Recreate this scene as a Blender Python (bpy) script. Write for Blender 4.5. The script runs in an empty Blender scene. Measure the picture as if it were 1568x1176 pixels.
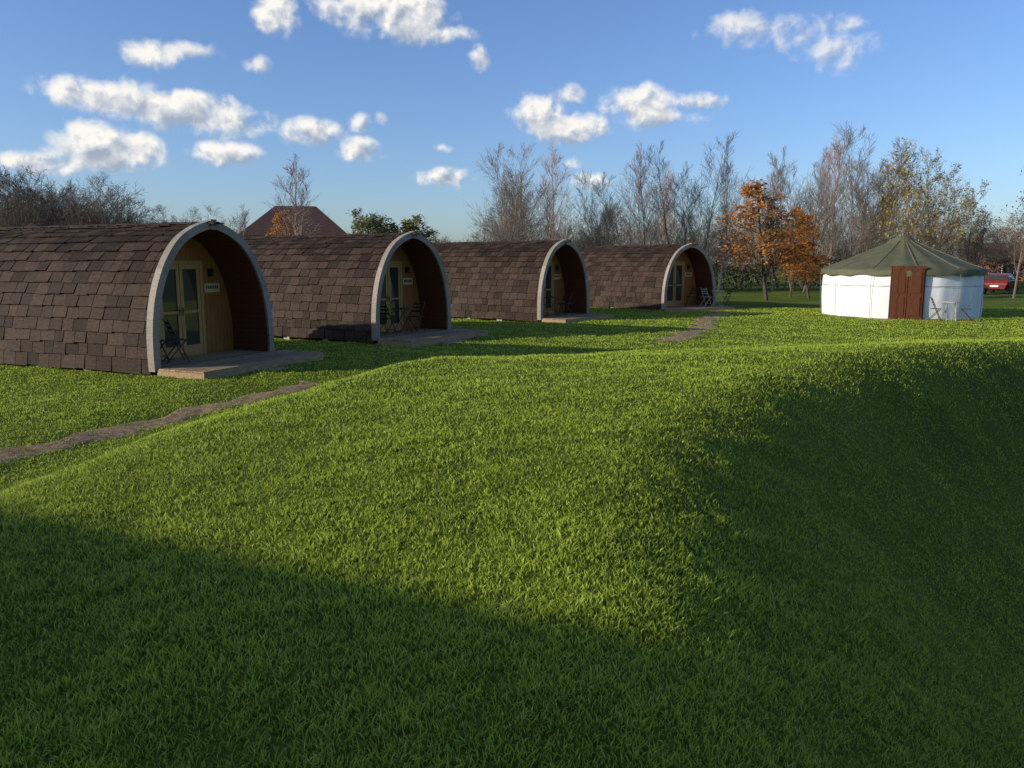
import bpy, math, random
import numpy as np
from mathutils import Vector, Matrix
random.seed(7); rng=np.random.default_rng(7)
S=bpy.context.scene
COL=S.collection
R=math.radians
# ------------------------------------------------------------------ helpers
def link(o,parent=None):
    COL.objects.link(o)
    if parent is not None: o.parent=parent
    return o
def empty(name,loc=(0,0,0),rz=0,scale=1):
    o=bpy.data.objects.new(name,None); o.location=loc; o.rotation_euler=(0,0,rz); o.scale=(scale,)*3
    o.empty_display_size=0.3
    return link(o)
class MB:
    def __init__(s): s.v=[];s.f=[];s.m=[];s.c=[]
    def add(s,vs,fs,m=0,c=0.5):
        b=len(s.v); s.v+= [tuple(v) for v in vs]
        s.c+=[c]*len(vs)
        for f in fs: s.f.append(tuple(b+i for i in f)); s.m.append(m)
    def box(s,x0,x1,y0,y1,z0,z1,m=0,c=0.5,M=None):
        vs=[Vector((x,y,z)) for x in(x0,x1) for y in(y0,y1) for z in(z0,z1)]
        if M is not None: vs=[M@v for v in vs]
        s.add(vs,[(0,1,3,2),(4,6,7,5),(0,4,5,1),(2,3,7,6),(0,2,6,4),(1,5,7,3)],m,c)
    def stick(s,a,b,r0,r1=None,n=6,m=0,c=0.5,cap=True):
        a=Vector(a);b=Vector(b); r1=r0 if r1 is None else r1
        d=(b-a).normalized(); u=d.orthogonal().normalized(); w=d.cross(u)
        vs=[]
        for p,r in((a,r0),(b,r1)):
            for i in range(n):
                t=2*math.pi*i/n; vs.append(p+u*(math.cos(t)*r)+w*(math.sin(t)*r))
        fs=[(i,(i+1)%n,n+(i+1)%n,n+i) for i in range(n)]
        if cap: fs+= [tuple(range(n))[::-1],tuple(range(n,2*n))]
        s.add(vs,fs,m,c)
    def mesh(s,name,mats,smooth=False):
        me=bpy.data.meshes.new(name); me.from_pydata(s.v,[],s.f)
        for m in mats: me.materials.append(m)
        me.polygons.foreach_set("material_index",s.m)
        a=me.attributes.new("var",'FLOAT','POINT'); a.data.foreach_set("value",np.array(s.c,dtype=np.float32))
        if smooth: me.polygons.foreach_set("use_smooth",[True]*len(me.polygons))
        me.update(); return me
    def obj(s,name,mats,parent=None,smooth=False,bevel=0):
        o=bpy.data.objects.new(name,s.mesh(name,mats,smooth)); link(o,parent)
        if bevel:
            b=o.modifiers.new("bev",'BEVEL'); b.width=bevel; b.segments=2; b.limit_method='ANGLE'
        return o
def nodes(mat):
    mat.use_nodes=True; nt=mat.node_tree; nt.nodes.clear(); return nt
def N(nt,t,**kw):
    n=nt.nodes.new(t)
    for k,v in kw.items(): setattr(n,k,v)
    return n
def ramp(nt,stops):
    r=N(nt,'ShaderNodeValToRGB'); e=r.color_ramp.elements
    while len(e)<len(stops): e.new(0.5)
    for i,(p,c) in enumerate(stops): e[i].position=p; e[i].color=(*c,1)
    return r
def simple_mat(name,c1,c2,rough=0.7,scale=6,bump=0.2,stretch=(1,1,1),var=0.0,metal=0,spec=0.3,detail=5,boards=None):
    m=bpy.data.materials.new(name); nt=nodes(m); L=nt.links
    out=N(nt,'ShaderNodeOutputMaterial'); p=N(nt,'ShaderNodeBsdfPrincipled'); L.new(p.outputs[0],out.inputs[0])
    tc=N(nt,'ShaderNodeTexCoord'); mp=N(nt,'ShaderNodeMapping'); mp.inputs['Scale'].default_value=stretch
    L.new(tc.outputs['Object'],mp.inputs[0])
    no=N(nt,'ShaderNodeTexNoise'); no.inputs['Scale'].default_value=scale; no.inputs['Detail'].default_value=detail; no.inputs['Roughness'].default_value=.65
    L.new(mp.outputs[0],no.inputs[0])
    rp=ramp(nt,[(0.3,c1),(0.7,c2)]); L.new(no.outputs['Fac'],rp.inputs[0])
    col=rp.outputs[0]; hgt=no.outputs['Fac']
    if var>0:
        at=N(nt,'ShaderNodeAttribute',attribute_name="var")
        mr=N(nt,'ShaderNodeMapRange'); mr.inputs['To Min'].default_value=1-var; mr.inputs['To Max'].default_value=1+var
        L.new(at.outputs['Fac'],mr.inputs[0])
        mul=N(nt,'ShaderNodeVectorMath',operation='SCALE'); L.new(col,mul.inputs[0]); L.new(mr.outputs[0],mul.inputs['Scale']); col=mul.outputs[0]
    if boards:
        ax,w=boards
        sp=N(nt,'ShaderNodeSeparateXYZ'); L.new(tc.outputs['Object'],sp.inputs[0])
        dv=N(nt,'ShaderNodeMath',operation='DIVIDE'); dv.inputs[1].default_value=w; L.new(sp.outputs[ax],dv.inputs[0])
        fr=N(nt,'ShaderNodeMath',operation='FRACT'); L.new(dv.outputs[0],fr.inputs[0])
        gt=N(nt,'ShaderNodeMath',operation='GREATER_THAN'); gt.inputs[1].default_value=0.07; L.new(fr.outputs[0],gt.inputs[0])
        mr=N(nt,'ShaderNodeMapRange'); mr.inputs['To Min'].default_value=.4; mr.inputs['To Max'].default_value=1; L.new(gt.outputs[0],mr.inputs[0])
        mul=N(nt,'ShaderNodeVectorMath',operation='SCALE'); L.new(col,mul.inputs[0]); L.new(mr.outputs[0],mul.inputs['Scale']); col=mul.outputs[0]
    L.new(col,p.inputs['Base Color'])
    p.inputs['Roughness'].default_value=rough; p.inputs['Metallic'].default_value=metal; p.inputs['Specular IOR Level'].default_value=spec
    if bump:
        b=N(nt,'ShaderNodeBump'); b.inputs['Strength'].default_value=bump; b.inputs['Distance'].default_value=.02
        L.new(hgt,b.inputs['Height']); L.new(b.outputs[0],p.inputs['Normal'])
    return m
def leaf_mat(name,c1,c2,trans=.45,rough=.6,gn=None,spec=.3,c3=None):
    m=bpy.data.materials.new(name); nt=nodes(m); L=nt.links
    out=N(nt,'ShaderNodeOutputMaterial'); d=N(nt,'ShaderNodeBsdfPrincipled'); t=N(nt,'ShaderNodeBsdfTranslucent'); mx=N(nt,'ShaderNodeMixShader')
    d.inputs['Roughness'].default_value=rough; d.inputs['Specular IOR Level'].default_value=spec
    st=[(0,c1),(1,c2)] if c3 is None else [(0,c1),(.80,c2),(1,c3)]
    at=N(nt,'ShaderNodeAttribute',attribute_name="var"); rp=ramp(nt,st); L.new(at.outputs['Fac'],rp.inputs[0])
    L.new(rp.outputs[0],d.inputs['Base Color']); L.new(rp.outputs[0],t.inputs[0])
    mx.inputs[0].default_value=trans; L.new(d.outputs[0],mx.inputs[1]); L.new(t.outputs[0],mx.inputs[2]); L.new(mx.outputs[0],out.inputs[0])
    if gn:
        g=N(nt,'ShaderNodeNewGeometry'); a=N(nt,'ShaderNodeAttribute',attribute_name="gn")
        v=N(nt,'ShaderNodeVectorMath',operation='MULTIPLY_ADD'); v.inputs[1].default_value=(gn,)*3; L.new(a.outputs['Vector'],v.inputs[0]); L.new(g.outputs['Normal'],v.inputs[2])
        nn=N(nt,'ShaderNodeVectorMath',operation='NORMALIZE'); L.new(v.outputs[0],nn.inputs[0]); L.new(nn.outputs[0],d.inputs['Normal'])
    return m
# ------------------------------------------------------------------ camera / sun
CAMZ=2.2; PITCH=R(8.67); F=1220.0
cam=bpy.data.cameras.new("camera"); cam.sensor_width=36; cam.lens=36*F/1568; cam.clip_end=5000; cam.clip_start=.05
co=link(bpy.data.objects.new("camera",cam)); co.location=(0,0,CAMZ); co.rotation_euler=(R(90)-PITCH,0,0); S.camera=co
EL=R(17.5); D2=Vector((.95,.31)).normalized()
sd=Vector((D2.x*math.cos(EL),D2.y*math.cos(EL),-math.sin(EL)))
sun=bpy.data.lights.new("sun",'SUN'); sun.energy=5; sun.angle=R(.5); sun.color=(1,.94,.78)
so=link(bpy.data.objects.new("sun",sun)); so.rotation_euler=sd.to_track_quat('-Z','Y').to_euler(); so.location=(-30,-10,20)
# ------------------------------------------------------------------ world
W=bpy.data.worlds.new("World"); S.world=W; W.use_nodes=True; nt=W.node_tree; nt.nodes.clear(); L=nt.links
sky=N(nt,'ShaderNodeTexSky',sky_type='NISHITA'); sky.sun_disc=False; sky.sun_elevation=EL; sky.sun_rotation=math.atan2(-D2.x,-D2.y)%(2*math.pi)
sky.air_density=1.0; sky.dust_density=.9; sky.ozone_density=2.0
tint=N(nt,'ShaderNodeVectorMath',operation='MULTIPLY'); tint.inputs[1].default_value=(1.02,1.22,1.66); L.new(sky.outputs[0],tint.inputs[0])
bg=N(nt,'ShaderNodeBackground'); bg.inputs[1].default_value=.108; L.new(tint.outputs[0],bg.inputs[0])
wo=N(nt,'ShaderNodeOutputWorld'); L.new(bg.outputs[0],wo.inputs[0])
# clouds : thin cumulus sheets 1.5 km away
def pixdir(u,v):
    cx=(u-784)/F; cy=-(v-588)/F
    return Vector((cx,math.cos(PITCH)+cy*math.sin(PITCH),-math.sin(PITCH)+cy*math.cos(PITCH))).normalized()
clouds=[(130,140,66,22,1),(195,150,84,28,1),(265,168,80,25,1),(345,184,70,22,1),(300,154,66,16,.9),(230,160,80,22,1),
(45,248,70,16,1),(150,214,56,30,1),(160,240,76,20,1),(212,225,36,22,1),(345,233,48,17,1),
(228,78,36,22,.9),(290,76,54,14,.75),(398,97,24,13,.75),(478,201,44,20,1),(552,228,36,17,1),(550,186,20,14,.85),(585,178,16,10,.7),
(422,18,32,30,1),(515,12,46,24,.85),(595,8,84,40,1),(640,34,56,26,1),(702,48,42,15,.75),(735,87,18,19,.85),(678,271,46,14,1),
(826,172,46,28,1),(886,196,46,22,1),(856,196,52,20,.95),(980,162,54,29,1),(1062,156,56,15,.85),(1016,178,55,15,.85),
(1160,40,90,28,.66),(1225,56,50,22,.62),(1285,72,66,30,.66),(1120,28,44,20,.6),(1290,98,44,18,.58),(1295,35,34,20,.66),(902,278,32,14,.95),(868,145,26,17,.75),(676,224,20,9,.7),(878,248,18,10,.7)]
cm=bpy.data.materials.new("cumulus"); t=nodes(cm); LL=t.links
out=N(t,'ShaderNodeOutputMaterial'); tr=N(t,'ShaderNodeBsdfTransparent'); em=N(t,'ShaderNodeEmission'); mx=N(t,'ShaderNodeMixShader')
geo=N(t,'ShaderNodeNewGeometry'); at=N(t,'ShaderNodeAttribute',attribute_name="loc")
spx=N(t,'ShaderNodeSeparateXYZ'); LL.new(at.outputs['Vector'],spx.inputs[0])
def nz(off):
    a=N(t,'ShaderNodeVectorMath',operation='MULTIPLY_ADD'); a.inputs[1].default_value=(1/1500,)*3; a.inputs[2].default_value=off; LL.new(geo.outputs['Position'],a.inputs[0])
    n=N(t,'ShaderNodeTexNoise'); n.inputs['Scale'].default_value=34; n.inputs['Detail'].default_value=6; n.inputs['Roughness'].default_value=.54; n.inputs['Distortion'].default_value=.2; LL.new(a.outputs[0],n.inputs[0]); return n.outputs['Fac']
nA=nz((0,0,0)); nB=nz((-.006,0,.010))
cx=N(t,'ShaderNodeCombineXYZ'); LL.new(spx.outputs[0],cx.inputs[0]); LL.new(spx.outputs[1],cx.inputs[1])
ln=N(t,'ShaderNodeVectorMath',operation='LENGTH'); LL.new(cx.outputs[0],ln.inputs[0])
d0=N(t,'ShaderNodeMath',operation='SUBTRACT'); LL.new(spx.outputs[2],d0.inputs[0]); LL.new(ln.outputs['Value'],d0.inputs[1])
d1=N(t,'ShaderNodeMath',operation='MULTIPLY_ADD'); d1.inputs[1].default_value=2.1; LL.new(nA,d1.inputs[0]); LL.new(d0.outputs[0],d1.inputs[2])
al=N(t,'ShaderNodeMapRange',interpolation_type='SMOOTHSTEP'); al.inputs['From Min'].default_value=.98; al.inputs['From Max'].default_value=1.85; LL.new(d1.outputs[0],al.inputs[0])
bd=N(t,'ShaderNodeMapRange',interpolation_type='SMOOTHSTEP'); bd.inputs['From Min'].default_value=1.28; bd.inputs['From Max'].default_value=.90; LL.new(ln.outputs['Value'],bd.inputs[0])
am0=N(t,'ShaderNodeMath',operation='MULTIPLY'); LL.new(al.outputs[0],am0.inputs[0]); LL.new(bd.outputs[0],am0.inputs[1])
stm=N(t,'ShaderNodeMapRange'); stm.inputs['From Min'].default_value=.70; stm.inputs['From Max'].default_value=1.05; stm.inputs['To Min'].default_value=.6; stm.inputs['To Max'].default_value=1; LL.new(spx.outputs[2],stm.inputs[0])
am=N(t,'ShaderNodeMath',operation='MULTIPLY'); LL.new(am0.outputs[0],am.inputs[0]); LL.new(stm.outputs[0],am.inputs[1])
s1=N(t,'ShaderNodeMath',operation='SUBTRACT'); LL.new(nA,s1.inputs[0]); LL.new(nB,s1.inputs[1])
s2=N(t,'ShaderNodeMath',operation='MULTIPLY_ADD'); s2.inputs[1].default_value=2.8; LL.new(s1.outputs[0],s2.inputs[0])
s3=N(t,'ShaderNodeMath',operation='MULTIPLY_ADD'); s3.inputs[1].default_value=.6; s3.inputs[2].default_value=.62; LL.new(spx.outputs[1],s3.inputs[0]); LL.new(s3.outputs[0],s2.inputs[2])
s4=N(t,'ShaderNodeMath',operation='MULTIPLY_ADD'); s4.inputs[1].default_value=-.2; LL.new(spx.outputs[0],s4.inputs[0]); LL.new(s2.outputs[0],s4.inputs[2])
cr=ramp(t,[(0,(.36,.42,.53)),(.4,(.60,.64,.71)),(.82,(.99,.96,.90))]); LL.new(s4.outputs[0],cr.inputs[0]); LL.new(cr.outputs[0],em.inputs[0])  # sunlit upper left and grey underside painted into the cloud emission
LL.new(am.outputs[0],mx.inputs[0]); LL.new(tr.outputs[0],mx.inputs[1]); LL.new(em.outputs[0],mx.inputs[2]); LL.new(mx.outputs[0],out.inputs[0])
vs=[];fs=[];loc=[]
for i,(u,v,ru,rv,st) in enumerate(clouds):
    c=pixdir(u,v); rr_=1500+i*4
    rgt=c.cross(Vector((0,0,1))).normalized(); up_=rgt.cross(c).normalized(); k=1.3
    ra=ru/F*rr_*1.08*c.y; re=rv/F*rr_*1.14*c.y
    b0=len(vs)
    for a,b_ in((-k,-k),(k,-k),(k,k),(-k,k)): vs.append(c*rr_+rgt*a*ra+up_*b_*re); loc+= [a,b_,st+.12]
    fs.append((b0,b0+1,b0+2,b0+3))
me=bpy.data.meshes.new("clouds"); me.from_pydata([tuple(v) for v in vs],[],fs); a=me.attributes.new("loc",'FLOAT_VECTOR','POINT'); a.data.foreach_set("vector",loc); me.materials.append(cm)
link(bpy.data.objects.new("clouds",me))
# ------------------------------------------------------------------ terrain
def ss(t): t=np.clip(t,0,1); return t*t*(3-2*t)
_yk=np.linspace(-12,24,73)
_xr=np.interp(_yk,[-12,2,4,6,8,10,12,15,18.5,24],[.85,1.15,1.4,1.85,2.7,4.0,5.8,9.2,15,26])
_k=np.exp(-np.linspace(-2,2,9)**2); _k/=_k.sum()
_xr=np.convolve(np.pad(_xr,4,mode='edge'),_k,mode='valid')
def H(x,y):
    x=np.asarray(x,float); y=np.asarray(y,float)
    xl=np.interp(y,[-10,0,6.9,10,13.8,17,20,24],[-5.6,-5.2,-4.3,-3.5,-2.1,.2,3.5,8])
    xr=np.interp(y,_yk,_xr)
    m=ss((x-xl+.9)/2.7); far=1-ss((y-11.3-.12*np.clip(x,0,20))/(7.5+.25*np.clip(x,0,20)))
    back=ss((y+40)/25)
    z=.78*m*far*back*(1-ss((x-30)/20))
    z=z-.10*np.exp(-((x-xl+1.6)/1.3)**2)*(1-ss((y-15)/4))*back
    z=z+.05*ss((x+2)/6)*ss((y-10)/5)*(1-ss((y-40)/15))*(1-ss((x-30)/20))
    z=z-2.35*ss((x-xr+1.15)/5.0)*(1-ss((x-xr-11)/12))*(1-ss((y-17)/5))*back
    near=np.exp(-(x*x+y*y)/60**2)
    z=z+near*(.022*np.sin(x*1.1+.6*y)*np.sin(y*.9-.3*x)+.016*np.sin(3.1*x+1.7*y)*np.sin(2.3*y-1.1*x)+.008*np.sin(7.3*x-2.7*y)*np.sin(5.9*y+2.1*x)+.03*np.sin(.35*x+1)*np.sin(.31*y))
    return z
def HN(x,y,e=.05):
    zx=(H(x+e,y)-H(x-e,y))/(2*e); zy=(H(x,y+e)-H(x,y-e))/(2*e); n=np.stack([-zx,-zy,np.ones_like(zx)],-1); return n/np.linalg.norm(n,axis=-1,keepdims=True)
def grid1(lo,hi,st,far):
    c=list(np.arange(lo,hi+1e-6,st)); s=st; 
    a=[lo];
    while a[-1]>-far: s*=1.35; a.append(a[-1]-s)
    s=st; b=[hi]
    while b[-1]<far: s*=1.35; b.append(b[-1]+s)
    return np.array(a[::-1][:-1]+c+b[1:])
gx=grid1(-20,26,.16,900); gy=grid1(-8,42,.16,900)
X,Y=np.meshgrid(gx,gy); Z=H(X,Y); nx,ny=len(gx),len(gy)
co_=np.stack([X,Y,Z],-1).reshape(-1,3).astype(np.float32)
idx=np.arange(nx*ny).reshape(ny,nx)
q=np.stack([idx[:-1,:-1],idx[:-1,1:],idx[1:,1:],idx[1:,:-1]],-1).reshape(-1,4)
def npmesh(name,co_,faces,k,mats,var=None,smooth=False):
    me=bpy.data.meshes.new(name); me.vertices.add(len(co_)); me.vertices.foreach_set("co",co_.ravel().astype(np.float32))
    nf=len(faces); me.loops.add(nf*k); me.loops.foreach_set("vertex_index",faces.ravel().astype(np.int32))
    me.polygons.add(nf); me.polygons.foreach_set("loop_start",np.arange(0,nf*k,k,dtype=np.int32))
    for m in mats: me.materials.append(m)
    if smooth: me.polygons.foreach_set("use_smooth",np.ones(nf,dtype=bool))
    if var is not None:
        a=me.attributes.new("var",'FLOAT','POINT'); a.data.foreach_set("value",var.astype(np.float32))
    me.update(calc_edges=True); return me
gm=bpy.data.materials.new("lawn_soil"); t=nodes(gm); LL=t.links
out=N(t,'ShaderNodeOutputMaterial'); p=N(t,'ShaderNodeBsdfPrincipled'); LL.new(p.outputs[0],out.inputs[0]); p.inputs['Roughness'].default_value=.9; p.inputs['Specular IOR Level'].default_value=.1
tcn=N(t,'ShaderNodeTexCoord')
a1=N(t,'ShaderNodeTexNoise'); a1.inputs['Scale'].default_value=.5; a1.inputs['Detail'].default_value=4; LL.new(tcn.outputs['Object'],a1.inputs[0])
a2=N(t,'ShaderNodeTexNoise'); a2.inputs['Scale'].default_value=22; a2.inputs['Detail'].default_value=5; a2.inputs['Roughness'].default_value=.75; LL.new(tcn.outputs['Object'],a2.inputs[0])
r1=ramp(t,[(.3,(.09,.13,.012)),(.5,(.14,.185,.018)),(.72,(.20,.22,.03))]); LL.new(a1.outputs['Fac'],r1.inputs[0])
r2=ramp(t,[(.3,(.25,.25,.25)),(.7,(1.25,1.25,1.25))]); LL.new(a2.outputs['Fac'],r2.inputs[0])
mu=N(t,'ShaderNodeVectorMath',operation='MULTIPLY'); LL.new(r1.outputs[0],mu.inputs[0]); LL.new(r2.outputs[0],mu.inputs[1]); LL.new(mu.outputs[0],p.inputs['Base Color'])
b=N(t,'ShaderNodeBump'); b.inputs['Strength'].default_value=.8; b.inputs['Distance'].default_value=.06; LL.new(a2.outputs['Fac'],b.inputs['Height']); LL.new(b.outputs[0],p.inputs['Normal'])
link(bpy.data.objects.new("ground",npmesh("ground",co_,q,4,[gm],smooth=True)))
# ------------------------------------------------------------------ layout
PODS=[(-6.22,16.77,23),(-2.80,22.9,31),(2.03,30.6,36),(8.15,36.7,54)]
PW=3.3; PH=2.85; PL=7.0; PZ=.12
YURT=(16.15,33.4); YR=2.98
paths=[([(-9.5,6.0),(-7.6,7.4),(-6.0,9.3),(-5.05,11.7),(-4.2,13.7),(-3.8,15.0)],.30),
       ([(4.2,21.6),(5.0,23.3),(6.4,26.6),(7.2,29.5),(8.2,32.5),(9.2,34.6)],.48)]
def catmull(pts,n=14):
    P=[Vector(p) for p in pts]; P=[P[0]*2-P[1]]+P+[P[-1]*2-P[-2]]; o=[]
    for i in range(1,len(P)-2):
        for k in range(n):
            t_=k/n; a,b_,c,d=P[i-1:i+3]
            o.append(.5*((2*b_)+(c-a)*t_+(2*a-5*b_+4*c-d)*t_*t_+(3*b_-a-3*c+d)*t_**3))
    o.append(P[-2]); return o
pathpts=[(catmull([(a,b_) for a,b_ in pp]),w) for pp,w in paths]
# ------------------------------------------------------------------ grass
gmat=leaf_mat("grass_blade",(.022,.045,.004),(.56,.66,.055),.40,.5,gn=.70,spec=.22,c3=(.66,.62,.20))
NB=500000
e_=.3
yy=(rng.random(NB)*(38**e_-1.9**e_)+1.9**e_)**(1/e_)
xx=(rng.random(NB)*2-1)*(yy*.69+.35)
ntuft=60000
tx=xx[:ntuft]; ty=yy[:ntuft]
sel=rng.random(NB)<.45; ti=rng.integers(0,ntuft,NB)
sp_=.012+.0035*ty[ti]
xx=np.where(sel,tx[ti]+rng.normal(0,1,NB)*sp_,xx); yy=np.where(sel,ty[ti]+rng.normal(0,1,NB)*sp_,yy)
keep=np.ones(NB,bool)
for (px,py,th) in PODS:
    th=R(th); dx=xx-px; dy=yy-py; lx=dx*math.cos(th)-dy*math.sin(th); ly=dx*math.sin(th)+dy*math.cos(th)
    keep&=~((lx>-PL)&(lx<1.3)&(abs(ly)<1.72))
keep&=~(((xx-YURT[0])**2+(yy-YURT[1])**2)<(YR+.1)**2)
for pts,w in pathpts:
    arr=np.array([(p_.x,p_.y) for p_ in pts[::3]]); dmin=np.full(NB,9.)
    for a_ in arr: dmin=np.minimum(dmin,np.hypot(xx-a_[0],yy-a_[1]))
    keep&=~((dmin<w*(.4+1.0*rng.random(NB)))&(rng.random(NB)<.90))
xx=xx[keep]; yy=yy[keep]; sel=sel[keep]; n=len(xx)
zz=H(xx,yy)-.004
pat=.5+.25*np.sin(1.7*xx+.8*np.sin(1.3*yy))*np.sin(1.9*yy+.7*np.sin(2.1*xx))+.25*np.sin(5.3*xx+2*np.sin(3*yy))*np.sin(4.7*yy-1.2*xx)
fine=.5+.5*np.sin(13*xx+2.5*np.sin(9*yy))*np.sin(11*yy+2*np.sin(7*xx))
dist=np.maximum(yy,2)
hh=(.009+.012*rng.random(n)+.006*pat+.010*fine+.010*sel*rng.random(n))*(1+.02*dist)
longb=rng.random(n)<.02; hh=np.where(longb,hh*1.6,hh)
ww=(.0010+.0011*rng.random(n))*(1+.26*dist)
an=rng.random(n)*2*math.pi; lean=(.2+.95*rng.random(n))*hh; la=rng.random(n)*2*math.pi
dx=np.cos(an)*ww; dy=np.sin(an)*ww; lx=np.cos(la)*lean; ly=np.sin(la)*lean
V=np.empty((n,5,3),np.float32)
V[:,0]=np.stack([xx-dx,yy-dy,zz],-1); V[:,1]=np.stack([xx+dx,yy+dy,zz],-1)
V[:,2]=np.stack([xx-dx*.8+lx*.35,yy-dy*.8+ly*.35,zz+hh*.6],-1); V[:,3]=np.stack([xx+dx*.8+lx*.35,yy+dy*.8+ly*.35,zz+hh*.6],-1)
V[:,4]=np.stack([xx+lx,yy+ly,zz+hh],-1)
base=(np.arange(n)*5)[:,None,None]; T=(base+np.array([[0,1,3],[0,3,2],[2,3,4]])[None]).reshape(-1,3)
big=.5+.5*np.sin(.8*xx+1.1*np.sin(.5*yy)+.4)*np.sin(.6*yy+.9*np.sin(.7*xx))
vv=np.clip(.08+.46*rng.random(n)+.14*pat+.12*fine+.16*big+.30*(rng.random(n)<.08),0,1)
vr=np.repeat(vv[:,None],5,1)*np.array([.22,.22,.9,.9,1.15])[None]  # blade bases darkened: shade between the blades put into their colour
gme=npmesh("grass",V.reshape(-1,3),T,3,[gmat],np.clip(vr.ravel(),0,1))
ga=gme.attributes.new("gn",'FLOAT_VECTOR','POINT'); ga.data.foreach_set("vector",np.repeat(HN(xx,yy).astype(np.float32),5,0).ravel())
link(bpy.data.objects.new("grass",gme))
# ------------------------------------------------------------------ paths
gravel=simple_mat("gravel",(.13,.078,.038),(.44,.29,.165),.9,9,.9,detail=8,spec=.1)
for pts,w in pathpts:
    vs=[];fs=[]; nn_=len(pts)
    for i,p_ in enumerate(pts):
        d=(pts[min(i+1,nn_-1)]-pts[max(i-1,0)]).normalized(); nrm=Vector((-d.y,d.x))
        wl=w*(1+.4*math.sin(i*.9)*math.cos(i*.37)); wr=w*(1+.4*math.cos(i*.7+.3*math.sin(i*.4)))
        for k in range(7):
            f=k/6; q_=p_+nrm*(-wl+(wl+wr)*f); vs.append((q_.x,q_.y,float(H(q_.x,q_.y))+.010-(.03 if k in(0,6) else 0)))
    for i in range(nn_-1):
        for k in range(6): fs.append((i*7+k,i*7+k+1,i*7+k+8,i*7+k+7))
    m_=MB(); m_.add(vs,fs); m_.obj("gravel_path",[gravel],smooth=True)
# ------------------------------------------------------------------ pod meshes
prof_y=[1.0,1.005,.99,.945,.86,.725,.53,.28,0]; prof_z=[0,.15,.30,.45,.60,.745,.872,.955,1.005]
def half(off=0,n=28):
    P=catmull([(a*PW/2,b_*PH) for a,b_ in zip(prof_y,prof_z)],6)
    o=[]
    for i,p_ in enumerate(P):
        d=(P[min(i+1,len(P)-1)]-P[max(i-1,0)]).normalized(); nrm=Vector((-d.y,d.x))
        if nrm.x>0: nrm=-nrm
        o.append(p_+nrm*off)
    if off!=0:
        if off>0:
            o=[q_ for q_ in o if q_.x>0.0]; 
            last=o[-1]; prev_=o[-2]; s_=(last.y-prev_.y)/(last.x-prev_.x); o.append(Vector((0,last.y-s_*last.x)))
        else: o[-1]=Vector((0,P[-1].y-off*1.06))
        o[0].y=0
    return o
def full(off=0):
    h=half(off); return [(-p_.x,p_.y) for p_ in h]+[(p_.x,p_.y) for p_ in h[::-1][1:]]
shingle=simple_mat("shingle",(.0225,.0132,.0090),(.060,.0375,.0265),.75,9,.5,(1,1,3),var=.48,spec=.12)
darkm=simple_mat("dark_lining",(.012,.010,.009),(.022,.018,.015),.9,8,.1)
archm=simple_mat("weathered_larch",(.20,.16,.125),(.34,.28,.225),.75,5,.3,(2,2,8),var=.15)
redw=simple_mat("red_cedar_lining",(.10,.028,.012),(.17,.05,.022),.55,6,.2,(.5,6,6),boards=(2,.115))
honey=simple_mat("honey_pine_boards",(.23,.082,.018),(.37,.15,.038),.5,5,.2,(6,6,.6),boards=(1,.125))
frame=simple_mat("door_frame_pine",(.34,.17,.045),(.48,.27,.09),.45,5,.1,(6,6,1))
deckm=simple_mat("deck_boards",(.21,.13,.068),(.40,.28,.165),.8,5,.3,(6,1,6),var=.28,spec=.15)
concrete=simple_mat("concrete_block",(.30,.29,.27),(.45,.43,.40),.9,14,.4)
glass=bpy.data.materials.new("window_glass"); t=nodes(glass); o_=N(t,'ShaderNodeOutputMaterial'); p=N(t,'ShaderNodeBsdfPrincipled'); t.links.new(p.outputs[0],o_.inputs[0])
p.inputs['Base Color'].default_value=(.04,.04,.035,1); p.inputs['Roughness'].default_value=.04; p.inputs['Specular IOR Level'].default_value=.6
signm=simple_mat("sign_wood",(.50,.34,.17),(.62,.45,.25),.6,8,.1); ink=simple_mat("sign_letters",(.03,.02,.015),(.05,.04,.03),.7,8,0)
sm=MB(); hp=half(0); cum=[0]
for i in range(1,len(hp)): cum.append(cum[-1]+(hp[i]-hp[i-1]).length)
tot=cum[-1]; yA=np.array([p_.x for p_ in hp]); zA=np.array([p_.y for p_ in hp]); cA=np.array(cum)
def at(s_):
    s_=min(max(s_,0),tot); a=Vector((np.interp(s_,cA,yA),np.interp(s_,cA,zA)))
    s1=min(s_+.05,tot); s0=max(s_-.05,0)
    d=(Vector((np.interp(s1,cA,yA),np.interp(s1,cA,zA)))-Vector((np.interp(s0,cA,yA),np.interp(s0,cA,zA)))).normalized()
    nrm=Vector((d.y,-d.x)); 
    return a,nrm
rows=15; ex=(tot-.03)/rows
rs=random.Random(3)
for side in(-1,1):
    for r_ in range(rows):
        s0=r_*ex; s1=min(s0+ex*1.2,tot); x=-PL-.02-(.17 if r_%2 else 0)-rs.uniform(0,.08)
        while x<-.10:
            w=rs.choice([.26,.32,.36,.38,.42]); xa=max(x+.006,-PL-.03); xb=min(x+w-.010,-.10); x+=w
            if xb-xa<.05: continue
            j=rs.uniform(-.016,.016); lift=rs.uniform(.045,.072)
            (a,na),(b_,nb)=at(s0+j) if s0+j>0 else at(0),at(s1); 
            if r_==0: a=a+Vector((0,-.05+j))
            lo=a+na*lift; hi=b_+nb*.010; lo2=a+na*(lift-.03); hi2=b_+nb*.0
            vs=[]
            for q_ in(lo2,lo,hi,hi2):
                for xx_ in(xa,xb): vs.append((xx_,side*q_.x,q_.y))
            sm.add(vs,[(0,1,3,2),(2,3,5,4),(0,2,4,6),(1,7,5,3),(4,5,7,6),(0,6,7,1)],0,rs.random())
x=-PL-.02
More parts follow.
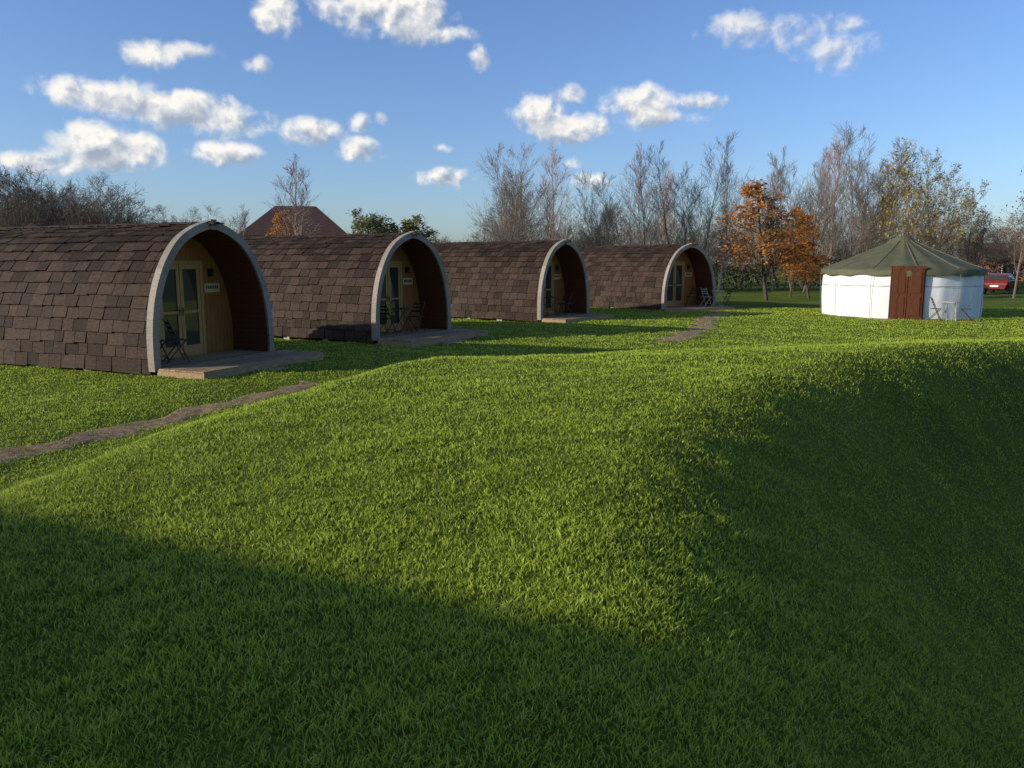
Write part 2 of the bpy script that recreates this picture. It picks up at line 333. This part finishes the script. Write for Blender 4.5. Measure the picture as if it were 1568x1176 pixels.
while x<-.1:
    w=.30; c_=rs.random()
    for side in(-1,1):
        a,na=at(tot-.16); z_=rs.uniform(.0,.012)
        vs=[(x,side*0,PH+.070+z_),(x+w*1.12,0,PH+.050+z_),(x+w*1.12,side*a.x,a.y+.06),(x,side*a.x,a.y+.075+z_)]
        vs+=[(vx,vy,vz-.02) for vx,vy,vz in vs]
        sm.add(vs,[(0,1,2,3),(4,7,6,5),(2,6,7,3),(0,3,7,4),(1,5,6,2)],0,c_)
    x+=w
me_sh=sm.mesh("roof_shingles",[shingle])
def tube(m,pr,x0,x1,mi=0,closed_ends=(False,False)):
    k=len(pr); vs=[(x0,a,b_) for a,b_ in pr]+[(x1,a,b_) for a,b_ in pr]
    m.add(vs,[(i,i+1,k+i+1,k+i) for i in range(k-1)],mi)
    if closed_ends[0]: m.add([(x0,a,b_) for a,b_ in pr],[tuple(range(k))],mi)
    if closed_ends[1]: m.add([(x1,a,b_) for a,b_ in pr],[tuple(range(k))],mi)
m_=MB(); tube(m_,full(.01),-PL+.03,-.06,0); m_.box(-PL+.03,-.02,-PW/2+.06,PW/2-.06,-.02,.032,0); tube(m_,full(.06),-1.05,-1.04,0,(True,False)); me_shell=m_.mesh("shell",[darkm])
m_=MB(); tube(m_,full(.0),-PL-.0,-PL+.02,0,(True,True)); me_back=m_.mesh("rear_wall",[redw])
def resamp(pr,n=61):
    P=[Vector(p_) for p_ in pr]; c=[0]
    for i in range(1,len(P)): c.append(c[-1]+(P[i]-P[i-1]).length)
    mid=len(P)//2; h=(n-1)//2; t1=np.linspace(0,c[mid],h+1); t2=np.linspace(c[mid],c[-1],h+1)[1:]
    ts=np.concatenate([t1,t2]); return [(float(np.interp(s_,c,[q_.x for q_ in P])),float(np.interp(s_,c,[q_.y for q_ in P]))) for s_ in ts]
m_=MB(); fo,fi=resamp(full(-.085)),resamp(full(.075)); k=len(fo)
for i in range(k-1):
    vs=[]
    for x in(-.11,.05):
        vs+=[(x,*fo[i]),(x,*fo[i+1]),(x,*fi[i+1]),(x,*fi[i])]
    m_.add(vs,[(4,5,6,7),(0,3,2,1),(0,1,5,4),(3,7,6,2)],0,.5+.4*math.sin(i//8*2.3))
m_.box(.052,.075,-.08,.08,PH-.10,PH+.11,0,.3)
me_arch=m_.mesh("front_arch",[archm])
m_=MB(); tube(m_,resamp(full(.085)),-1.0,-.0,0); me_lin=m_.mesh("porch_lining",[redw])
m_=MB(); tube(m_,resamp(full(.09)),-1.0,-.995,0,(False,True)); me_dw=m_.mesh("door_wall",[honey])
m_=MB(); X0=-.993
m_.box(X0,X0+.05,-.66,-.58,.02,2.12,0); m_.box(X0,X0+.05,.58,.66,.02,2.12,0); m_.box(X0,X0+.05,-.58,.58,2.04,2.12,0); m_.box(X0,X0+.05,-.58,.58,.02,.07,0)
for s_ in(-1,1):
    a,b_=(-.575,-.008) if s_<0 else (.008,.575)
    m_.box(X0+.003,X0+.04,a,a+.085,.075,2.035,0); m_.box(X0+.003,X0+.04,b_-.085,b_,.075,2.035,0)
    m_.box(X0+.003,X0+.04,a+.085,b_-.085,1.94,2.035,0); m_.box(X0+.003,X0+.04,a+.085,b_-.085,.075,.30,0); m_.box(X0+.003,X0+.04,a+.085,b_-.085,1.0,1.05,0)
    m_.box(X0+.005,X0+.018,a+.085,b_-.085,.30,1.0,1); m_.box(X0+.005,X0+.018,a+.085,b_-.085,1.05,1.94,1)
    yh=b_-.04 if s_<0 else a+.04
    m_.box(X0+.04,X0+.05,yh-.015,yh+.015,.95,1.12,2); m_.box(X0+.05,X0+.075,yh-.09,yh+.01,1.06,1.08,2)
metal=simple_mat("dark_metal",(.03,.028,.026),(.06,.055,.05),.4,10,.05,metal=.6)
me_door=m_.mesh("double_doors",[frame,glass,metal])
m_=MB(); m_.box(X0,X0+.03,.72,1.18,1.42,1.62,0); 
for i in range(7): m_.box(X0+.031,X0+.035,.765+i*.055,.765+i*.055+.035,1.50,1.57,1)
me_sign=m_.mesh("name_sign",[signm,ink])
m_=MB(); m_.box(X0,X0+.1,.86,.94,1.78,1.95,0); me_lamp=m_.mesh("porch_lamp",[metal])
def deck(name,x1,y0,y1):
    m=MB(); r2=random.Random(5); x=-.985
    while x<x1-.02:
        in_=x<.06
        a,b_=((-PW/2+.10,PW/2-.10) if in_ else (y0,y1))
        m.box(x,x+.130,a,b_,.035,.062,0,r2.random()); x+=.14
    x1=x
    m.box(.07,x1-.03,y0+.02,y0+.06,-.12,.033,0,.6); m.box(.07,x1-.03,y1-.06,y1-.02,-.12,.033,0,.6); m.box(x1-.03,x1+.0,y0,y1,-.14,.034,0,.75)
    for yb in(y0+.15,(y0+y1)/2,y1-.15): m.box(.1,x1-.06,yb-.05,yb+.05,-.25,.03,1)
    m.box(x1+.02,x1+.3,-.5,.4,-.26,-.09,0,.8)
    return m.mesh(name,[deckm,darkm])
me_deck=[deck("deck",1.15,-1.72,1.95),deck("deck",1.15,-1.72,1.95),deck("deck",1.0,-1.72,1.85),deck("deck",1.0,-1.72,1.85)]
m_=MB()
for x in np.linspace(-PL+.4,-.4,5):
    for y in(-1.5,1.5): m_.box(x-.12,x+.12,y-.1,y+.1,-.3,-.022,0)
m_.box(-PL+.1,-.1,-1.45,-1.38,-.18,-.024,1); m_.box(-PL+.1,-.1,1.38,1.45,-.18,-.024,1)
me_blk=m_.mesh("support_blocks",[concrete,darkm])
for i,(px,py,th) in enumerate(PODS):
    e=empty("camping_pod",(px,py,PZ),-R(th))
    for nm,me in(("roof_shingles",me_sh),("shell",me_shell),("rear_wall",me_back),("front_arch",me_arch),("porch_lining",me_lin),("door_wall",me_dw),("double_doors",me_door),("name_sign",me_sign),("porch_lamp",me_lamp),("deck",me_deck[i]),("support_blocks",me_blk)):
        link(bpy.data.objects.new(nm,me),e)
# ------------------------------------------------------------------ furniture
def chair_mesh(name,mat):
    m=MB(); r=.013
    for y in(-.19,.19):
        m.stick((.22,y,0),(-.16,y,.88),r); m.stick((-.22,y*.9,0),(.18,y*.9,.45),r)
    for z in(.60,.70,.80): 
        x=.22-.38*z/.88; m.box(x-.012,x+.006,-.19,.19,z-.025,z+.025)
    for i in range(6): m.box(-.14+i*.06,-.14+i*.06+.045,-.2,.2,.445,.46)
    m.stick((.16,-.19,.14),(.16,.19,.14),.008); m.stick((-.15,-.17,.08),(-.15,.17,.08),.008)
    return m.mesh(name,[mat])
def table_mesh(name,mat):
    m=MB(); n_=24; 
    ring=[(math.cos(2*math.pi*i/n_)*.31,math.sin(2*math.pi*i/n_)*.31) for i in range(n_)]
    m.add([(a,b_,.70) for a,b_ in ring]+[(a,b_,.725) for a,b_ in ring],[tuple(range(n_))[::-1],tuple(range(n_,2*n_))]+[(i,(i+1)%n_,n_+(i+1)%n_,n_+i) for i in range(n_)])
    for y in(-.17,.17): m.stick((-.24,y,0),(.22,y,.70),.011); m.stick((.24,y*.9,0),(-.22,y*.9,.70),.011)
    m.stick((-.2,-.17,.06),(-.2,.17,.06),.008); m.stick((.2,-.17,.06),(.2,.17,.06),.008)
    return m.mesh(name,[mat])
fdark=simple_mat("chair_dark_paint",(.035,.025,.02),(.07,.045,.035),.5,12,.1); flight=simple_mat("chair_light_paint",(.34,.32,.28),(.48,.45,.40),.5,12,.1)
chd,chl=chair_mesh("bistro_chair",fdark),chair_mesh("bistro_chair_pale",flight); tbd,tbl=table_mesh("bistro_table",fdark),table_mesh("bistro_table_pale",flight)
def onpod(i,me,nm,lx,ly,rz,z=.062,s_=1):
    px,py,th=PODS[i]; th=R(th); o=bpy.data.objects.new(nm,me); link(o)
    o.location=(px+lx*math.cos(th)+ly*math.sin(th),py-lx*math.sin(th)+ly*math.cos(th),PZ+z); o.rotation_euler=(0,0,rz-th); o.scale=(s_,)*3
onpod(0,chd,"bistro_chair",-.45,-.72,R(60)); onpod(0,chd,"bistro_chair",-.62,-1.1,R(20))
onpod(1,tbd,"bistro_table",-.30,-.15,0); onpod(1,chd,"bistro_chair",-.42,-.75,R(80)); onpod(1,chd,"bistro_chair",-.35,.55,R(-90))
onpod(2,tbd,"bistro_table",-.35,-.35,.3); onpod(2,chd,"bistro_chair",-.5,-.9,R(80)); onpod(2,chd,"bistro_chair",-.1,.2,R(-100))
onpod(3,tbl,"bistro_table",.5,1.35,.3); onpod(3,chl,"bistro_chair",.2,.85,R(80)); onpod(3,chd,"bistro_chair",.8,1.7,R(-120)); onpod(3,chd,"bistro_chair",-.4,.6,R(-100))
# ------------------------------------------------------------------ yurt
canvas=simple_mat("white_canvas",(.62,.62,.60),(.80,.80,.78),.8,2.5,.5,(1,1,.4)); olive=simple_mat("olive_canvas",(.070,.070,.036),(.12,.115,.06),.75,2.5,.3)
yd=simple_mat("yurt_door_wood",(.075,.025,.012),(.125,.042,.020),.6,6,.2,(6,6,.8),boards=(1,.14),spec=.15); rope=simple_mat("rope",(.14,.13,.08),(.22,.2,.13),.9,30,.2)
ye=empty("yurt",(YURT[0],YURT[1],.05),0)
ns=144; WH=1.88
m_=MB(); vs=[]; levels=[0,.02,.3,.7,1.1,1.5,WH]
for z in levels:
    for i in range(ns):
        a=2*math.pi*i/ns; r_=YR*(1+.005*math.sin(a*24)+.004*math.sin(a*11+z*3)+.003*math.sin(a*37+z*2))+(.03*math.sin(z/WH*math.pi)); vs.append((math.cos(a)*r_,math.sin(a)*r_,z))
fs=[(j*ns+i,j*ns+(i+1)%ns,(j+1)*ns+(i+1)%ns,(j+1)*ns+i) for j in range(len(levels)-1) for i in range(ns)]
m_.add(vs,fs); m_.obj("canvas_wall",[canvas],ye,smooth=True)
m_=MB(); vs=[]; RL=[(YR+.13,WH-.22),(YR+.12,WH-.02),(YR+.05,WH+.04),(YR*.86,WH+.20),(YR*.66,WH+.45),(YR*.45,WH+.72),(YR*.24,WH+1.0),(YR*.15,WH+1.13),(YR*.09,WH+1.34),(.02,WH+1.38)]
for j,(r_,z) in enumerate(RL):
    for i in range(ns):
        a=2*math.pi*i/ns; sag=-.05*abs(math.sin(a*8))*math.sin(min(j,8)/8*math.pi) ; sk=(.03*math.sin(a*17)+.02*math.sin(a*7) if j==0 else 0)
        vs.append((math.cos(a)*(r_),math.sin(a)*(r_),z+sag+sk))
fs=[(j*ns+i,j*ns+(i+1)%ns,(j+1)*ns+(i+1)%ns,(j+1)*ns+i) for j in range(len(RL)-1) for i in range(ns)]
m_.add(vs,fs); m_.obj("canvas_roof",[olive],ye,smooth=True)
m_=MB()
for i in range(12):
    a=2*math.pi*(i+.5)/12; c_,s_=math.cos(a),math.sin(a)
    m_.stick((c_*(YR+.15),s_*(YR+.15),WH-.15),(c_*(YR+.08),s_*(YR+.08),.03),.008)
    for j in range(2,7):
        (r0,z0),(r1,z1)=RL[j],RL[j+1]; m_.stick((c_*r0,s_*r0,z0+.02),(c_*r1,s_*r1,z1+.02),.010,cap=False)
for i in range(96):
    a=2*math.pi*i/96; b2=2*math.pi*(i+1)/96; rr=YR+.055; m_.stick((math.cos(a)*rr,math.sin(a)*rr,1.25),(math.cos(b2)*rr,math.sin(b2)*rr,1.25),.007,cap=False)
m_.obj("ropes",[rope],ye)
da=math.atan2(-YURT[1],-YURT[0])+R(5)
Md=Matrix.Rotation(da,4,'Z')
m_=MB(); x=YR+.02
m_.box(x-.15,x+.06,-.60,.60,.0,2.02,0,M=Md)
for s_ in(-1,1):
    a,b_=(-.54,-.01) if s_<0 else(.01,.54); m_.box(x+.062,x+.10,a,b_,.03,1.92,0,M=Md)
    m_.box(x+.102,x+.118,a+.08,b_-.08,.15,.85,0,M=Md); m_.box(x+.102,x+.118,a+.08,b_-.08,1.0,1.78,0,M=Md)
m_.obj("door",[yd],ye,bevel=.01)
m_=MB(); m_.box(x+.02,x+1.1,-1.1,2.4,-.16,.0,0,.5,M=Md); m_.box(x+1.12,x+1.5,-.5,.5,-.2,-.09,0,.7,M=Md); m_.obj("step_deck",[deckm],ye)
m_=MB(); vs=[]; 
for z in(-.3,-.002):
    for i in range(48): a=2*math.pi*i/48; vs.append((math.cos(a)*(YR+.07),math.sin(a)*(YR+.07),z))
m_.add(vs,[(i,(i+1)%48,48+(i+1)%48,48+i) for i in range(48)]+[tuple(range(48,96))]); m_.obj("floor_platform",[deckm],ye)
def at_yurt(me,nm,lx,ly,rz):
    v=Matrix.Rotation(da,4,'Z')@Vector((lx,ly,0)); o=bpy.data.objects.new(nm,me); link(o); o.location=(YURT[0]+v.x,YURT[1]+v.y,.05); o.rotation_euler=(0,0,rz+da)
at_yurt(tbl,"bistro_table",YR+.55,1.45,0); at_yurt(chd,"bistro_chair",YR+.6,.92,R(90)); at_yurt(chd,"bistro_chair",YR+.45,2.0,R(-100))
# ------------------------------------------------------------------ trees
bark=simple_mat("bark",(.10,.075,.058),(.21,.16,.125),.85,6,0,var=.3); barkp=simple_mat("birch_bark",(.17,.115,.09),(.34,.24,.195),.8,6,0,var=.35); barkd=simple_mat("dark_bark",(.05,.038,.028),(.11,.082,.06),.85,6,0,var=.3)
lf_or=leaf_mat("orange_leaves",(.28,.10,.02),(.72,.32,.06)); lf_ye=leaf_mat("yellow_leaves",(.34,.22,.04),(.60,.45,.09)); lf_gr=leaf_mat("olive_leaves",(.10,.10,.03),(.28,.26,.08)); lf_rd=leaf_mat("russet_leaves",(.20,.07,.03),(.40,.17,.07))
def gen_tree(seed,h,kids=(24,9,6),up=.5,stems=1,leaf=0,lsize=.09,spread=.32,start=.18,tr=.10,twr=.008,angle=(25,50)):
    rr=random.Random(seed); verts=[];faces=[];mi=[];var=[]
    lv=[];
    def seg(pts,rads,n_,c):
        b0=len(verts)
        for i,p_ in enumerate(pts):
            d=(pts[min(i+1,len(pts)-1)]-pts[max(i-1,0)]).normalized(); u=d.orthogonal().normalized(); w=d.cross(u)
            for k_ in range(n_):
                t_=2*math.pi*k_/n_; verts.append(p_+u*(math.cos(t_)*rads[i])+w*(math.sin(t_)*rads[i])); var.append(c)
        for i in range(len(pts)-1):
            for k_ in range(n_):
                a=b0+i*n_+k_; b1=b0+i*n_+(k_+1)%n_; faces.append((a,b1,b1+n_,a+n_)); mi.append(0)
    def br(p_,d,ln,rad,lev,c):
        ns_=[8,5,3,2][lev]; pts=[p_.copy()]; rads=[rad]; dd_=d.copy(); end=[.12,.25,.4,.5][lev]
        wob=[.05,.12,.16,.2][lev]
        for i in range(ns_):
            dd_=(dd_+Vector((rr.gauss(0,wob),rr.gauss(0,wob),rr.gauss(0,wob*.6)+up*.12))).normalized()
            pts.append(pts[-1]+dd_*ln/ns_); rads.append(max(rad*(1-(1-end)*(i+1)/ns_),twr*.6))
        seg(pts,rads,[6,4,3,3][lev],c)
        if lev<3:
            kk=kids[lev]; st=start if lev==0 else .2
            for j in range(kk):
                t_=st+(1-st)*((j+rr.random())/kk); fi_=t_*ns_; i=min(int(fi_),ns_-1); q_=pts[i].lerp(pts[i+1],fi_-i)
                ax=(pts[i+1]-pts[i]).normalized(); aa=rr.random()*6.283; o1=ax.orthogonal().normalized(); o2=ax.cross(o1)
                side=o1*math.cos(aa)+o2*math.sin(aa); an_=R(rr.uniform(*angle))
                nd=(ax*math.cos(an_)+side*math.sin(an_)).normalized()
                if lev==0: l2=h*spread*(1.15-.85*t_)*rr.uniform(.7,1.2)
                else: l2=ln*(.62-.25*t_)*rr.uniform(.7,1.25)
                r2=max(rads[i]*rr.uniform(.32,.5),twr)
                br(q_,nd,l2,r2,lev+1,min(max(c+rr.uniform(-.2,.2),0),1))
        if leaf and lev>=2:
            cnt=int(leaf) if leaf>=1 else (1 if rr.random()<leaf else 0)
            for _ in range(cnt):
                q_=pts[rr.randrange(1,len(pts))]+Vector((rr.gauss(0,.09),rr.gauss(0,.09),rr.gauss(0,.09))); lv.append(q_)
    for s_ in range(stems):
        off=Vector((0,0,-.15)) if stems==1 else Vector((rr.uniform(-.5,.5),rr.uniform(-.5,.5),-.15))
        d0=Vector((rr.gauss(0,.05),rr.gauss(0,.05),1)) if stems==1 else Vector((off.x*.5+rr.gauss(0,.1),off.y*.5+rr.gauss(0,.1),1))
        br(off,d0.normalized(),h*(1 if s_==0 else rr.uniform(.7,1)),tr*(1 if stems==1 else .65),0,rr.random())
    for q_ in lv:
        s_=lsize*rr.uniform(.6,1.3); u=Vector((rr.gauss(0,1),rr.gauss(0,1),rr.gauss(0,1))).normalized(); w=u.orthogonal().normalized(); b0=len(verts); c=rr.random()
        for a,b_ in((-1,0),(0,-.6),(1,0),(0,.6)): verts.append(q_+u*a*s_+w*b_*s_); var.append(c)
        faces.append((b0,b0+1,b0+2,b0+3)); mi.append(1)
    return verts,faces,mi,var
HT={}
T_={}
def tree_mesh(key,name,data,mats):
    v,f,mi,var=data; m=MB(); m.v=[tuple(a) for a in v]; m.f=f; m.m=mi; m.c=var; T_[key]=m.mesh(name,mats); HT[key]=max(a[2] for a in m.v)
tree_mesh('birchA',"silver_birch",gen_tree(11,10,(27,9,6),up=.7,spread=.35,start=.15,tr=.11,angle=(20,42)),[barkp,lf_ye])
tree_mesh('birchB',"silver_birch",gen_tree(12,10,(22,8,6),up=.8,spread=.38,start=.12,stems=2,tr=.11,angle=(18,40)),[barkp,lf_ye])
tree_mesh('birchC',"silver_birch",gen_tree(32,10,(20,8,6),up=.65,spread=.40,start=.10,stems=3,tr=.10,angle=(18,44)),[bark,lf_ye])
tree_mesh('birchY',"birch_tree",gen_tree(13,10,(21,8,6),up=.6,spread=.38,start=.12,stems=2,tr=.10,leaf=.6,lsize=.10,angle=(22,48)),[bark,lf_ye])
tree_mesh('round',"bare_tree",gen_tree(14,8,(15,8,6),up=.5,spread=.50,start=.10,stems=3,tr=.11,angle=(30,60)),[bark,lf_ye])
tree_mesh('hedge',"bare_tree",gen_tree(15,7,(14,8,6),up=.7,spread=.45,start=.05,stems=4,tr=.10,angle=(25,55)),[barkd,lf_gr])
tree_mesh('orange',"orange_autumn_tree",gen_tree(16,6.5,(28,9,6),up=.35,spread=.34,start=.14,tr=.09,leaf=2,lsize=.082,angle=(30,62)),[barkd,lf_or])
tree_mesh('olive',"leafy_tree",gen_tree(17,5,(18,8,5),up=.3,spread=.45,start=.12,stems=2,tr=.10,leaf=3,lsize=.08,angle=(35,70)),[barkd,lf_gr])
tree_mesh('russet',"russet_tree",gen_tree(18,9,(22,8,5),up=.5,spread=.38,start=.15,tr=.10,leaf=.8,lsize=.08,angle=(25,55)),[bark,lf_rd])
rt=random.Random(21)
def tree(kind,u,vtop,depth,name=None,wid=1.0):
    x=(u-784)/F*depth; ztop=CAMZ+(402-vtop)/F*depth; s_=ztop/HT[kind]
    o=bpy.data.objects.new(name or T_[kind].name.split('.')[0],T_[kind]); link(o); z=float(H(x,depth)); o.location=(x,depth,z); a=rt.random()*6.28
    o.rotation_euler=(0,0,a); o.scale=(s_*wid,s_*wid,s_)
for a in [('birchA',465,238,52,None,1.2),('birchC',800,215,60),('birchA',842,220,58),('round',745,262,56,None,1.2),('birchB',772,265,64),
          ('birchC',925,260,60),('birchB',985,225,60),('birchC',1052,205,60),('birchA',1098,235,62),('round',905,310,64),('birchA',1022,250,66),
          ('birchC',1215,210,60),('birchA',1262,205,62),('birchC',1308,203,60),('birchA',1180,245,64),('birchB',1240,225,66),('birchY',1360,222,58),('birchY',1425,230,58),('birchY',1395,255,66),('birchC',1340,240,70),
          ('russet',1548,250,50),('russet',1485,320,62),('russet',1600,270,48),('birchY',1465,280,64),
          ('round',20,262,46),('orange',1172,276,46,None,1.5),('orange',1236,366,50,None,2.0),('orange',1208,318,52,None,1.2),
          ('olive',575,318,50,None,1.3),('olive',608,330,52,None,1.3),('orange',455,322,60,None,1.2),('birchA',385,312,55),('birchA',1130,270,68)]:
    tree(*a)
def mass(name,items):
    cos=[];fcs=[];mis=[];vrs=[];off=0; mats=[]
    for kind,u,vt,dp in items:
        me=T_[kind]; nv=len(me.vertices); c=np.empty(nv*3,np.float32); me.vertices.foreach_get("co",c); c=c.reshape(-1,3)
        x=(u-784)/F*dp; s_=(CAMZ+(402-vt)/F*dp)/HT[kind]; a=rt.random()*6.28; ca,sa=math.cos(a),math.sin(a)
        c2=np.stack([(c[:,0]*ca-c[:,1]*sa)*s_*1.25+x,(c[:,0]*sa+c[:,1]*ca)*s_*1.25+dp,c[:,2]*s_],-1)
        nl=len(me.loops); li=np.empty(nl,np.int32); me.loops.foreach_get("vertex_index",li); mi_=np.empty(len(me.polygons),np.int32); me.polygons.foreach_get("material_index",mi_)
        va=np.empty(nv,np.float32); me.attributes["var"].data.foreach_get("value",va)
        base=len(mats)
        for m in me.materials: mats.append(m)
        cos.append(c2); fcs.append(li.reshape(-1,4)+off); mis.append(mi_+base); vrs.append(va); off+=nv
    um=[];mp_={}
    for i,m in enumerate(mats):
        if m not in um: um.append(m)
        mp_[i]=um.index(m)
    mi_=np.concatenate(mis); lut=np.array([mp_[i] for i in range(len(mats))]); mi_=lut[mi_]
    me=npmesh(name,np.concatenate(cos),np.concatenate(fcs),4,um,np.concatenate(vrs)); me.polygons.foreach_set("material_index",mi_.astype(np.int32)); me.update()
    link(bpy.data.objects.new(name,me))
items=[]
for i,u in enumerate(range(-60,215,20)): items.append((('hedge','round','hedge')[i%3],u,264+10*math.sin(i*1.3)+(10 if u>150 else 0)+rt.uniform(-4,8),46+rt.uniform(-3,5)))
for u in range(215,335,22): items.append(('round',u,298+rt.uniform(-10,14)+ (u-205)*.12,54+rt.uniform(-3,4)))
mass("bare_hedgerow_trees",items)
items=[]
for i,u in enumerate(range(330,1640,36)):
    vt=345 if u<700 else 322
    items.append((('hedge','round')[i%2],u+rt.uniform(-8,8),vt+rt.uniform(-14,18),76+rt.uniform(-4,10)))
for i,u in enumerate(range(-100,1720,100)):
    items.append(('hedge',u,360+rt.uniform(-8,8),100+rt.uniform(0,20)))
mass("distant_treeline",items)
nh=22000
hx=rng.uniform(-55,62,nh); hy=63+rng.normal(0,1.3,nh)+3*np.sin(hx*.07); top=2.3+.6*np.sin(hx*.31)+.5*np.sin(hx*.83+1); hz=top*rng.random(nh)**.7
s_=.08+.08*rng.random(nh); u=rng.normal(size=(nh,3)); u/=np.linalg.norm(u,axis=1)[:,None]; w=np.cross(u,rng.normal(size=(nh,3))); w/=np.linalg.norm(w,axis=1)[:,None]
P=np.stack([hx,hy,hz],-1); V=np.stack([P-u*s_[:,None],P-w*s_[:,None]*.5,P+u*s_[:,None],P+w*s_[:,None]*.5],1)
Q=np.arange(nh*4).reshape(-1,4); lf_hd=leaf_mat("hedge_leaves",(.03,.03,.012),(.12,.08,.035),.25)
link(bpy.data.objects.new("hedge",npmesh("hedge",V.reshape(-1,3),Q,4,[lf_hd],np.repeat(rng.random(nh),4))))
# ------------------------------------------------------------------ houses
brick=simple_mat("brick",(.22,.085,.05),(.34,.14,.085),.85,12,.3); rooft=simple_mat("roof_tiles",(.05,.024,.018),(.09,.043,.032),.8,5,.4,boards=(2,.28))
wht=simple_mat("white_paint",(.7,.7,.68),(.8,.8,.78),.5,8,.05)
def house(name,loc,rz,lx,ly,eave,ridge,hip,wins):
    e=empty(name,loc,rz); m=MB(); m.box(-lx/2,lx/2,-ly/2,ly/2,-.3,eave,0); 
    if hip==0:
        for s_ in(-1,1): m.add([(s_*lx/2,-ly/2,eave),(s_*lx/2,ly/2,eave),(s_*lx/2,0,ridge-.05)],[(0,1,2)])
    m.obj("walls",[brick],e)
    m=MB(); o_=.35; A,B=lx/2+o_,ly/2+o_; r_=lx/2+(o_ if hip==0 else -hip); dz=(ridge-eave)/(ly/2)*o_
    vs=[(-A,-B,eave-dz),(A,-B,eave-dz),(A,B,eave-dz),(-A,B,eave-dz),(-r_,0,ridge),(r_,0,ridge)]
    vs+=[(a,b_,c-.12) for a,b_,c in vs]
    m.add(vs,[(0,1,5,4),(2,3,4,5),(1,2,5),(3,0,4),(6,10,11,7),(8,11,10,9),(0,6,7,1),(2,8,9,3),(1,7,8,2),(3,9,6,0),(7,11,8),(9,10,6)] if hip else [(0,1,5,4),(2,3,4,5),(6,10,11,7),(8,11,10,9),(0,6,7,1),(2,8,9,3),(1,7,11,5),(5,11,8,2),(3,9,10,4),(4,10,6,0)])
    m.obj("roof",[rooft],e)
    m=MB()
    for (x,z,w,h_) in wins:
        for s_ in(-1,1):
            y=s_*(ly/2); a,b_=(y+.005*s_,y+.05*s_) if s_>0 else (y-.05,y-.005)
            m.box(x-w/2-.06,x+w/2+.06,a,b_,z-.06,z+h_+.06,0); c,d=(y+.051,y+.06) if s_>0 else(y-.06,y-.051); m.box(x-w/2,x-.02,c,d,z,z+h_,1); m.box(x+.02,x+w/2,c,d,z,z+h_,1)
    m.obj("windows",[wht,glass],e)
    return e
h1=house("brick_house",(-18.6,70,0),R(12),8.2,7.5,4.6,7.0,2.4,[(-2.5,.9,1.2,1.2),(0,.1,.95,2.1),(2.5,.9,1.2,1.2),(-2.5,3.1,1.2,1.1),(2.5,3.1,1.2,1.1)])
house("brick_house",(62,98,0),R(-15),9,7,2.7,4.6,0,[(-2.5,.9,1.2,1.2),(2.5,.9,1.2,1.2)])
tE=math.tan(EL); A2=Vector((.91,-.42)).normalized()
tt=16; Pm=Vector((-1.0,3.62))-D2*tt; zr=.78+tE*tt
ctr=Pm+A2*8.0
house("lodge_building",(ctr.x,ctr.y,0),math.atan2(A2.y,A2.x),26,7.0,3.3,zr,0,[(-9,.9,1.4,1.2),(-5,.9,1.4,1.2),(0,.1,1.0,2.1),(5,.9,1.4,1.2),(9,.9,1.4,1.2)])
# ------------------------------------------------------------------ parked car, far right
red=simple_mat("red_car_paint",(.16,.015,.012),(.20,.02,.015),.3,2,0,spec=.5); tyre=simple_mat("tyre",(.015,.015,.015),(.03,.03,.03),.85,10,.1)
ce=empty("parked_car",(35.0,57.5,0),R(48)); m_=MB()
sec=[(-2.0,.35,.62),(-2.02,.75,.80),(-1.9,.92,.80),(-1.55,1.36,.62),(-.2,1.45,.62),(.35,1.36,.62),(.95,.95,.78),(1.8,.82,.76),(2.0,.6,.72),(2.0,.35,.66)]
vs=[(x,-w,z) for x,z,w in sec]+[(x,w,z) for x,z,w in sec]; k=len(sec)
m_.add(vs,[(i,i+1,k+i+1,k+i) for i in range(k-1)]+[tuple(range(k))[::-1],tuple(range(k,2*k)),(0,k,2*k-1,k-1)])
m_.obj("body",[red],ce,bevel=.05)
m_=MB()
for s_ in(-1,1): m_.add([(-1.5,s_*.755,.98),(.75,s_*.79,.98),(.3,s_*.66,1.30),(-1.4,s_*.66,1.30)],[(0,1,2,3)])
m_.add([(-1.895,-.66,.98),(-1.895,.66,.98),(-1.63,.54,1.31),(-1.63,-.54,1.31)],[(0,1,2,3)]); m_.add([(.93,-.66,.99),(.93,.66,.99),(.44,.54,1.33),(.44,-.54,1.33)],[(0,1,2,3)])
m_.obj("windows",[glass],ce)
m_=MB(); m_.box(-2.06,-2.025,-.26,.26,.52,.63,0)
m_.obj("number_plate",[wht],ce)
m_=MB()
for x in(-1.3,1.25):
    for s_ in(-1,1): m_.stick((x,s_*.62,.31),(x,s_*.83,.31),.31,n=18)
m_.obj("wheels",[tyre],ce)
# ------------------------------------------------------------------ view
S.view_settings.view_transform='Standard'; S.view_settings.look='None'; S.view_settings.exposure=0
print("blades",n)
